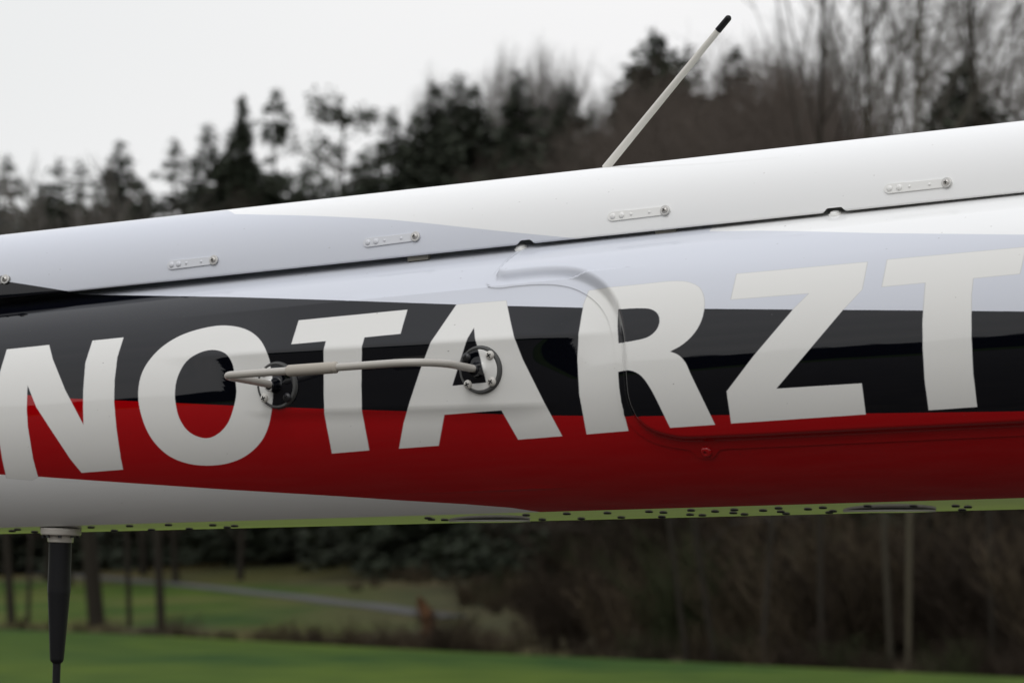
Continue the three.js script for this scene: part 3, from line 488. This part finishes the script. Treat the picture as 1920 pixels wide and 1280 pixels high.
function pineCrown(seed) { // irregular, open crown of needle clumps on crooked limbs
  const r = mulberry(seed), tr = new Soup(), cr = new Soup(); let p = V(0, 0, 0); const pts = [p];
  for (let i = 1; i <= 8; i++) { const q = V((r() - 0.5) * 0.025 + p.x * 0.6, i / 8 * 0.95, (r() - 0.5) * 0.025); tr.tube(p, q, 0.012 * (1 - (i - 1) / 9), 0.012 * (1 - i / 9), 6); p = q; pts.push(q); }
  for (let b = 0; b < 30; b++) {
    const y = 0.3 + 0.66 * Math.pow(r(), 0.8), k = clamp(y / 0.95 * 8, 0, 7.99), o = pts[k | 0].clone().lerp(pts[(k | 0) + 1], k % 1), az = r() * 6.283, len = (0.07 + 0.13 * r()) * (y > 0.85 ? 0.75 : 1), e = o.clone().add(V(Math.cos(az) * len, (0.1 + 0.5 * r()) * len, Math.sin(az) * len));
    tr.tube(o, e, 0.004, 0.0012, 3);
    for (let c = 0; c < 3; c++) { const cc = o.clone().lerp(e, 0.55 + 0.5 * c / 3).add(V((r() - 0.5) * 0.05, (r() - 0.3) * 0.03, (r() - 0.5) * 0.05)), R = 0.022 + 0.026 * r();
      for (let k2 = 0; k2 < 46; k2++) { const u = V(r() - 0.5, (r() - 0.5) * 0.65, r() - 0.5).normalize().multiplyScalar(R * Math.cbrt(r())), q = cc.clone().add(u), s = 0.012, a = [q.x, q.y, q.z], f = () => (r() - 0.5) * s * 2; cr.tri(a, [q.x + f(), q.y + f(), q.z + f()], [q.x + f(), q.y + f(), q.z + f()]); } }
  }
  return [tr.geo(), cr.geo()];
}
function bareTree(seed, { depth = 5, spread = 0.55, rise = 0.35, trunkR = 0.013, first = 0.3, twigs = 1, upright = 0.0, kids = 3, fine = 0.00017 }) {
  const r = mulberry(seed), tr = new Soup(), tw = new Soup();
  const grow = (p, d, len, rad, k) => {
    const seg = k > 2 ? 3 : 2; let q = p, dir = d.clone(); const out = k >= 2 ? tw : tr, pts = [p];
    for (let i = 0; i < seg; i++) { dir.add(V((r() - 0.5) * 0.22, rise * 0.16 + upright * 0.1, (r() - 0.5) * 0.22)).normalize(); const e = q.clone().addScaledVector(dir, len / seg); out.tube(q, e, rad * (1 - i / seg * 0.4), rad * (1 - (i + 1) / seg * 0.4), k < 2 ? 6 : 3); q = e; pts.push(q); }
    if (k >= depth) return;
    const m = k === 0 ? 9 : Math.max(2, Math.round((kids + r() * 1.6) * (k >= depth - 2 ? twigs : 1)));
    for (let b = 0; b < m; b++) {
      const f = k === 0 ? lerp(first, 1, (b + r() * 0.6) / m) : lerp(0.3, 1, (b + r()) / m), g = clamp(f * seg, 0, seg - 0.001), o = pts[g | 0].clone().lerp(pts[(g | 0) + 1], g % 1);
      const az = b * 2.4 + r() * 1.2, side = V(Math.cos(az), 0, Math.sin(az)); side.addScaledVector(dir, -side.dot(dir)).normalize();
      const nd = dir.clone().multiplyScalar(1 - spread * 0.5 + upright * 0.5).addScaledVector(side, spread * (0.7 + 0.6 * r())).normalize();
      grow(o, nd, len * (k === 0 ? lerp(0.62, 0.3, f) : 0.52 + 0.22 * r()), Math.max(fine, rad * (k === 0 ? 0.36 : 0.55)), k + 1);
    }
  };
  grow(V(0, 0, 0), V((r() - 0.5) * 0.05, 1, (r() - 0.5) * 0.05).normalize(), 0.62, trunkR, 0);
  const a = tr.geo(), b = tw.geo(); b.computeBoundingBox(); const k = 1 / b.boundingBox.max.y; a.scale(k, k, k); b.scale(k, k, k);
  return [a, b];
}
function shrubGeo(seed, stems, fine) { // many stems from one foot, unit height
  const r = mulberry(seed), tw = new Soup();
  for (let i = 0; i < stems; i++) {
    const az = r() * 6.283, o = V(Math.cos(az) * r() * 0.25, 0, Math.sin(az) * r() * 0.25); let p = o, d = V(Math.cos(az) * 0.5 * r(), 1, Math.sin(az) * 0.5 * r()).normalize(); const len = 0.55 + 0.45 * r();
    for (let k = 0; k < 4; k++) { d.add(V((r() - 0.5) * 0.35, 0.02, (r() - 0.5) * 0.35)).normalize(); const e = p.clone().addScaledVector(d, len / 4); tw.tube(p, e, 0.008 * (1 - k / 5), 0.008 * (1 - (k + 1) / 5), 3);
      for (let c = 0; c < fine; c++) { const f = p.clone().lerp(e, r()), n = d.clone().add(V(r() - 0.5, r() * 0.3, r() - 0.5).multiplyScalar(1.7)).normalize(), l = 0.08 + 0.16 * r(), g = f.clone().addScaledVector(n, l); tw.tube(f, g, 0.003, 0.0014, 3); for (let t = 0; t < 2; t++) { const h = f.clone().lerp(g, 0.4 + 0.5 * r()), n2 = n.clone().add(V(r() - 0.5, r() - 0.4, r() - 0.5).multiplyScalar(1.5)).normalize(); tw.tube(h, h.clone().addScaledVector(n2, l * 0.5), 0.0022, 0.001, 3); } } p = e; }
  }
  return tw.geo();
}
function treeOf(name, [trunk, crown], mt, mc, parts = ['trunk', 'crown']) { const g = new THREE.Group(); g.name = name; for (const [n, geo, m] of [[parts[0], trunk, mt], [parts[1], crown, mc]]) { const x = new THREE.Mesh(geo, m); x.name = n; x.castShadow = x.receiveShadow = true; g.add(x); } return g; }
const protos = {
  spruce: [treeOf('spruce', conifer(1, { w: 0.33, power: 0.95 }), mBark, mNeedle), treeOf('spruce', conifer(2, { w: 0.38, power: 1, ragged: 0.45, droop: 0.35 }), mBark, mNeedle), treeOf('spruce', conifer(3, { w: 0.28, power: 0.9, whorls: 50, ragged: 0.35 }), mBark, mNeedleB)],
  broad: [treeOf('spruce', conifer(9, { w: 0.46, power: 0.9, ragged: 0.25, density: 2.2 }), mBark, mNeedle)],
  thin: [treeOf('spruce', conifer(4, { w: 0.3, power: 0.9, density: 1.1, ragged: 0.5, whorls: 36 }), mBark, mNeedleB)],
  column: [treeOf('spruce', conifer(5, { w: 0.24, ragged: 0.5, power: 0.85, whorls: 46 }), mBark, mNeedle)],
  twin: [treeOf('spruce', conifer(6, { w: 0.19, ragged: 0.45, power: 0.75, twin: true, whorls: 44 }), mBark, mNeedle)],
  pine: [treeOf('pine', pineCrown(8), mBark, mNeedleB)],
  bare: [treeOf('bare_tree', bareTree(21, { kids: 3, depth: 5 }), mBark, mTwigGrey, ['trunk', 'crown']), treeOf('bare_tree', bareTree(22, { kids: 3.3, depth: 5, spread: 0.7, first: 0.35 }), mBark, mTwigGrey, ['trunk', 'crown'])],
  fan: [treeOf('bare_tree', bareTree(23, { kids: 3.4, depth: 5, spread: 0.38, rise: 0.7, upright: 0.7, first: 0.4 }), mBark, mTwigGrey, ['trunk', 'crown'])],
  ditch: [treeOf('ditch_tree', bareTree(28, { kids: 2.8, depth: 4, first: 0.45, trunkR: 0.024, fine: 0.0004 }), mBark, mTwigGrey), treeOf('ditch_tree', bareTree(29, { kids: 2.8, depth: 4, first: 0.4, trunkR: 0.014, fine: 0.0004 }), mBark, mTwigGrey)],
  high: [treeOf('bare_tree', bareTree(26, { kids: 2.6, depth: 5, first: 0.5, trunkR: 0.0052 }), mBark, mTwigGrey, ['trunk', 'crown']), treeOf('bare_tree', bareTree(27, { kids: 2.6, depth: 5, first: 0.45, trunkR: 0.0055, spread: 0.65 }), mBark, mTwigGrey, ['trunk', 'crown'])],
  brush: [treeOf('bare_tree', bareTree(24, { kids: 4.5, depth: 5, spread: 0.75, first: 0.12, trunkR: 0.011, fine: 0.00042 }), mBark, mTwig, ['trunk', 'crown'])],
};
const slim = { spruce: 1.3, thin: 1.3, column: 1.35, twin: 1.15, bare: 0.8, fan: 0.75, brush: 0.75 };
function plant(kind, i, u, dist, h, label, category, group, turn, name) {
  const src = protos[kind][i % protos[kind].length], o = src.clone(), [x, z] = at(u, dist);
  o.name = numbered(name ?? src.name); o.position.set(x, groundY(x, z) - 0.04, z); o.scale.set(h * (slim[kind] ?? 1), h, h * (slim[kind] ?? 1)); o.rotation.y = turn ?? (u * 0.37 + dist); scene.add(o);
  return tag(o, label, category, group);
}
const topAt = (u, v, dist) => { const d = rayWorld(u, v), [x, z] = at(u, dist); return CAM.y + d[1] / Math.hypot(d[0], d[2]) * dist - groundY(x, z); };
const G1 = 'spruces of the wood beyond the boom', L1 = 'dark spruce in the wood beyond the field', G2 = 'bare trees beyond the boom', L2 = 'leafless grey tree standing in the wood beyond the field';
for (const [kind, u, v, dist, label] of [
  ['thin', 20, 285, 235], ['spruce', 112, 290, 225], ['thin', 160, 292, 245], ['spruce', 207, 260, 230], ['thin', 322, 250, 215], ['column', 378, 228, 225], ['spruce', 448, 232, 200], ['spruce', 432, 238, 230],
  ['twin', 503, 163, 195, 'tall spruce with a forked double top above the boom'], ['column', 740, 198, 190], ['spruce', 800, 148, 180], ['spruce', 765, 205, 200], ['column', 868, 130, 185], ['spruce', 905, 150, 170], ['column', 968, 125, 178], ['spruce', 1010, 190, 190], ['column', 1075, 148, 165], ['thin', 1110, 190, 175], ['spruce', 1040, 200, 160], ['broad', 1228, 44, 140, 'tall dark spruce rising beside the slanted rod aerial'], ['spruce', 1300, 75, 150], ['spruce', 1400, 78, 150], ['spruce', 1190, 110, 150], ['broad', 1822, 104, 92, 'dark pointed spruce standing between tall leafless trees'], ['spruce', 600, 330, 210], ['spruce', 690, 280, 205], ['spruce', -40, 300, 220], ['spruce', 2080, 60, 115], ['column', 560, 300, 190], ['spruce', 830, 230, 165], ['spruce', 940, 230, 160], ['spruce', 60, 350, 215], ['spruce', 260, 350, 210], ['spruce', 1120, 240, 155],
]) plant(kind, Math.abs(Math.round(u)), u, dist, topAt(u, v, dist), label ?? L1, 'spruce tree', label ? undefined : G1, undefined, kind === 'twin' ? 'forked_spruce' : 'spruce_tree');
plant('pine', 0, 642, 185, topAt(642, 158, 185), 'open ragged pine with clumped crown and sky showing through', 'pine tree', undefined, 0.6, 'pine_tree');
plant('fan', 0, 1000, 205, topAt(1000, 55, 205), 'leafless tree with fan of pale upright branches behind the spruces', 'tree', undefined, 0.4, 'bare_tree');
plant('fan', 0, 1065, 200, topAt(1065, 60, 200), L2, 'tree', G2, 2.1, 'bare_tree');
for (const [kind, i, u, v, dist] of [['bare', 0, 1575, -60, 130], ['bare', 1, 1755, -90, 118], ['bare', 0, 1930, -100, 110], ['bare', 1, 2060, -140, 100], ['fan', 0, 880, 110, 210], ['bare', 0, 940, 100, 205], ['fan', 0, 1490, 0, 150], ['bare', 1, 610, 300, 200], ['bare', 0, 270, 330, 190], ['bare', 1, 90, 370, 190], ['bare', 0, 1130, 140, 190]])
  plant(kind, i, u, dist, topAt(u, v, dist), L2, 'tree', G2, undefined, 'bare_tree');
for (const [u, v, dist] of [[1290, 75, 118], [1345, 45, 112], [1410, 40, 116], [1465, 70, 108], [1525, 140, 110], [1585, 195, 104], [1250, 110, 125], [1380, 70, 100], [1440, 95, 96], [1215, 160, 120], [1310, 100, 105], [1360, 90, 108], [450, 330, 170], [330, 370, 175], [130, 350, 180], [1080, 250, 140], [980, 260, 145]])
  plant('brush', 0, u, dist, topAt(u, v, dist), 'dense brown twiggy tree in the thicket behind the boom', 'tree', 'brown twiggy trees of the thicket', undefined, 'twiggy_tree');
// trees along the ditch at the meadow's edge
for (const [u, v, i, sc] of [[22, 1168, 0, 0.9], [52, 1168, 1, 0.85], [182, 1172, 0, 1.15], [243, 1176, 1, 0.9], [303, 1180, 0, 0.85]]) {
  const [x, z] = groundHit(u, v), o = protos.ditch[i].clone(); o.name = numbered('ditch_tree'); const h = 11.5 * sc; o.position.set(x, groundY(x, z) - 0.1, z); const k = u === 182 ? 0.72 : 0.5; o.scale.set(h * k, h, h * k); o.rotation.set(0.02, u * 1.3, (u % 7 - 3) * 0.018); scene.add(o); tag(o, 'slim dark leafless tree on the ditch bank at the meadow edge', 'tree', 'leafless trees on the ditch bank');
}
for (const [u, dist, pale] of [[1290, 88, 0], [1345, 92, 0], [1540, 86, 0], [1672, 84, 1], [1702, 80, 2], [1862, 80, 0], [1425, 90, 0]]) {
  const [x, z] = edgePoint(u, u % 3 + 1.2), o = protos.high[(u | 0) % 2].clone(), h = u < 1500 || u === 1602 ? 7.5 : 19; o.name = numbered('trunk_tree'); if (pale === 2) o.children[0].material = mBarkPale; else if (pale) o.children[0].material = mBarkMid; o.position.set(x, groundY(x, z) - 0.1, z); o.scale.set(h < 10 ? h * 1.3 : h * 0.5, h, h < 10 ? h * 1.3 : h * 0.5); o.rotation.set(0, u, ((u * 7) % 5 - 2) * 0.012); scene.add(o);
  if (pale === 2) tag(o, 'tall tree with pale yellowish trunk in the dark thicket', 'tree'); else if (pale) tag(o, 'slender greyish trunk just beside the pale yellowish trunk', 'tree'); else tag(o, 'dark leafless trunk in the brown thicket under the boom', 'tree', 'dark trunks in the thicket');
}
// shrubs
const shrubs = [shrubGeo(31, 26, 5), shrubGeo(32, 34, 4), shrubGeo(33, 22, 6)], mShrub = [matte(0.029, 0.022, 0.016, { roughness: 1 }), matte(0.06, 0.046, 0.03, { roughness: 1 }), matte(0.032, 0.036, 0.018, { roughness: 1 })];
function shrub(x, z, h, i, m, label, group) { const o = new THREE.Mesh(shrubs[i % 3], mShrub[m]); o.name = numbered('bare_shrub'); o.castShadow = o.receiveShadow = true; o.position.set(x, groundY(x, z) - 0.05, z); o.scale.set(h * 1.5, h, h * 1.5); o.rotation.y = i * 2.3; scene.add(o); tag(o, label, 'shrub', group); }
{
  const r = mulberry(77); let i = 0;
  for (let u = 940; u < 2050; u += 27) for (const dq of [0.5, 3.5, 7.5, 13, 20]) { const base = [E0[0] - EN[1] * 0, 0]; // along the edge line, dq metres behind it
    const k = (u + 30 * (r() - 0.5)), [x1, z1] = edgePoint(k, dq + r() * 2.5); if (dq < 4 && r() < 0.25) continue; if (u < 1180 && dq > 4 && r() < 0.55) continue; shrub(x1, z1, (dq < 3 ? 0.7 : 1.6 + dq * 0.09) * (0.7 + 0.7 * r()) * lerp(0.35, 1, smooth(900, 1260, k + 60 * (r() - 0.5))), i++, r() < 0.72 ? 0 : r() < 0.6 ? 1 : 2, 'brown leafless shrub in the tangled thicket under the boom', 'shrubs of the thicket'); }
  for (let k = 0; k < 34; k++) { const u = 600 + 480 * Math.sqrt(r()), [x1, z1] = edgePoint(u, 4 + 18 * r()); shrub(x1, z1, 0.4 + 0.8 * r() * smooth(560, 1050, u), i++, r() < 0.5 ? 1 : r() < 0.5 ? 0 : 2, 'knee-high brown shrub on the rough bank between ditch and wood', 'shrubs of the rough bank'); }
  for (let u = -40; u < 960; u += 17) { const [x1, z1] = edgePoint(u + 16 * (r() - 0.5), 0.4 + 2.2 * r()); shrub(x1, z1, 0.35 + 0.5 * r() * r() + (u > 520 ? 0.15 : 0), i++, r() < 0.55 ? 1 : 0, 'low dry brown shrub on the ditch bank', 'dry shrubs along the ditch'); }
  for (let k = 0; k < 70; k++) { const u = 180 + 920 * r(), [x1, z1] = edgePoint(u, 29 + 14 * r()); shrub(x1, z1, 1.2 + 2.2 * r(), i++, r() < 0.6 ? 0 : 2, 'dark undergrowth shrub at the foot of the spruce wood', 'undergrowth of the spruce wood'); }
}
function edgePoint(u, q) { // the point on the sight line of column u that lies q metres behind the meadow's edge
  let lo = 30, hi = 400; for (let k = 0; k < 30; k++) { const m = (lo + hi) / 2, [x, z] = at(u, m); if (qOf(x, z) > q) hi = m; else lo = m; } return at(u, lo);
}
{ // broken stump leaning over the ditch
  const [x, z] = groundHit(803, 1194), so = new Soup(), r = mulberry(9); let p = V(0, -0.1, 0); const path = [[0.06, 0.25, 0.2], [0.0, 0.5, 0.17], [-0.14, 0.78, 0.15], [-0.22, 0.98, 0.09]]; let rp = 0.26;
  for (const [a, b, c] of path) { const q = V(a, b, (r() - 0.5) * 0.1); so.tube(p, q, rp, c, 9); p = q; rp = c; } so.tube(V(-0.05, 0.6, 0), V(0.12, 0.74, 0.05), 0.07, 0.03, 6); so.tube(p, V(-0.27, 1.06, 0), 0.08, 0.01, 6);
  const o = mesh('broken_stump', so.geo(), matte(0.085, 0.045, 0.024), scene); o.position.set(x, groundY(x, z), z); o.scale.setScalar(0.86); tag(o, 'broken reddish brown tree stump leaning over the ditch', 'stump');
}
// the far-off wood behind the photographer, mirrored in the paint
{
  const r = mulberry(300), N = 900, im = new THREE.InstancedMesh(protos.spruce[1].children[1].geometry, mNeedle, N), M = new THREE.Matrix4(), Q = new THREE.Quaternion();
  for (let k = 0; k < N; k++) { const a = lerp(-2.0, 0.35, (k + r()) / N), d = 138 + 30 * r(), h = 18 + 2.2 * r(); M.compose(V(Math.sin(a) * d, -0.4, 9 + Math.cos(a) * d), Q.setFromAxisAngle(V(0, 1, 0), r() * 6), V(h, h, h)); im.setMatrixAt(k, M); }
  im.name = 'distant_wood'; scene.add(im); tag(im, 'far-off dark spruce wood facing the lettered side of the boom', 'wood', null, 'stuff');
}
scene.updateMatrixWorld(true);
renderer.render(scene, camera);
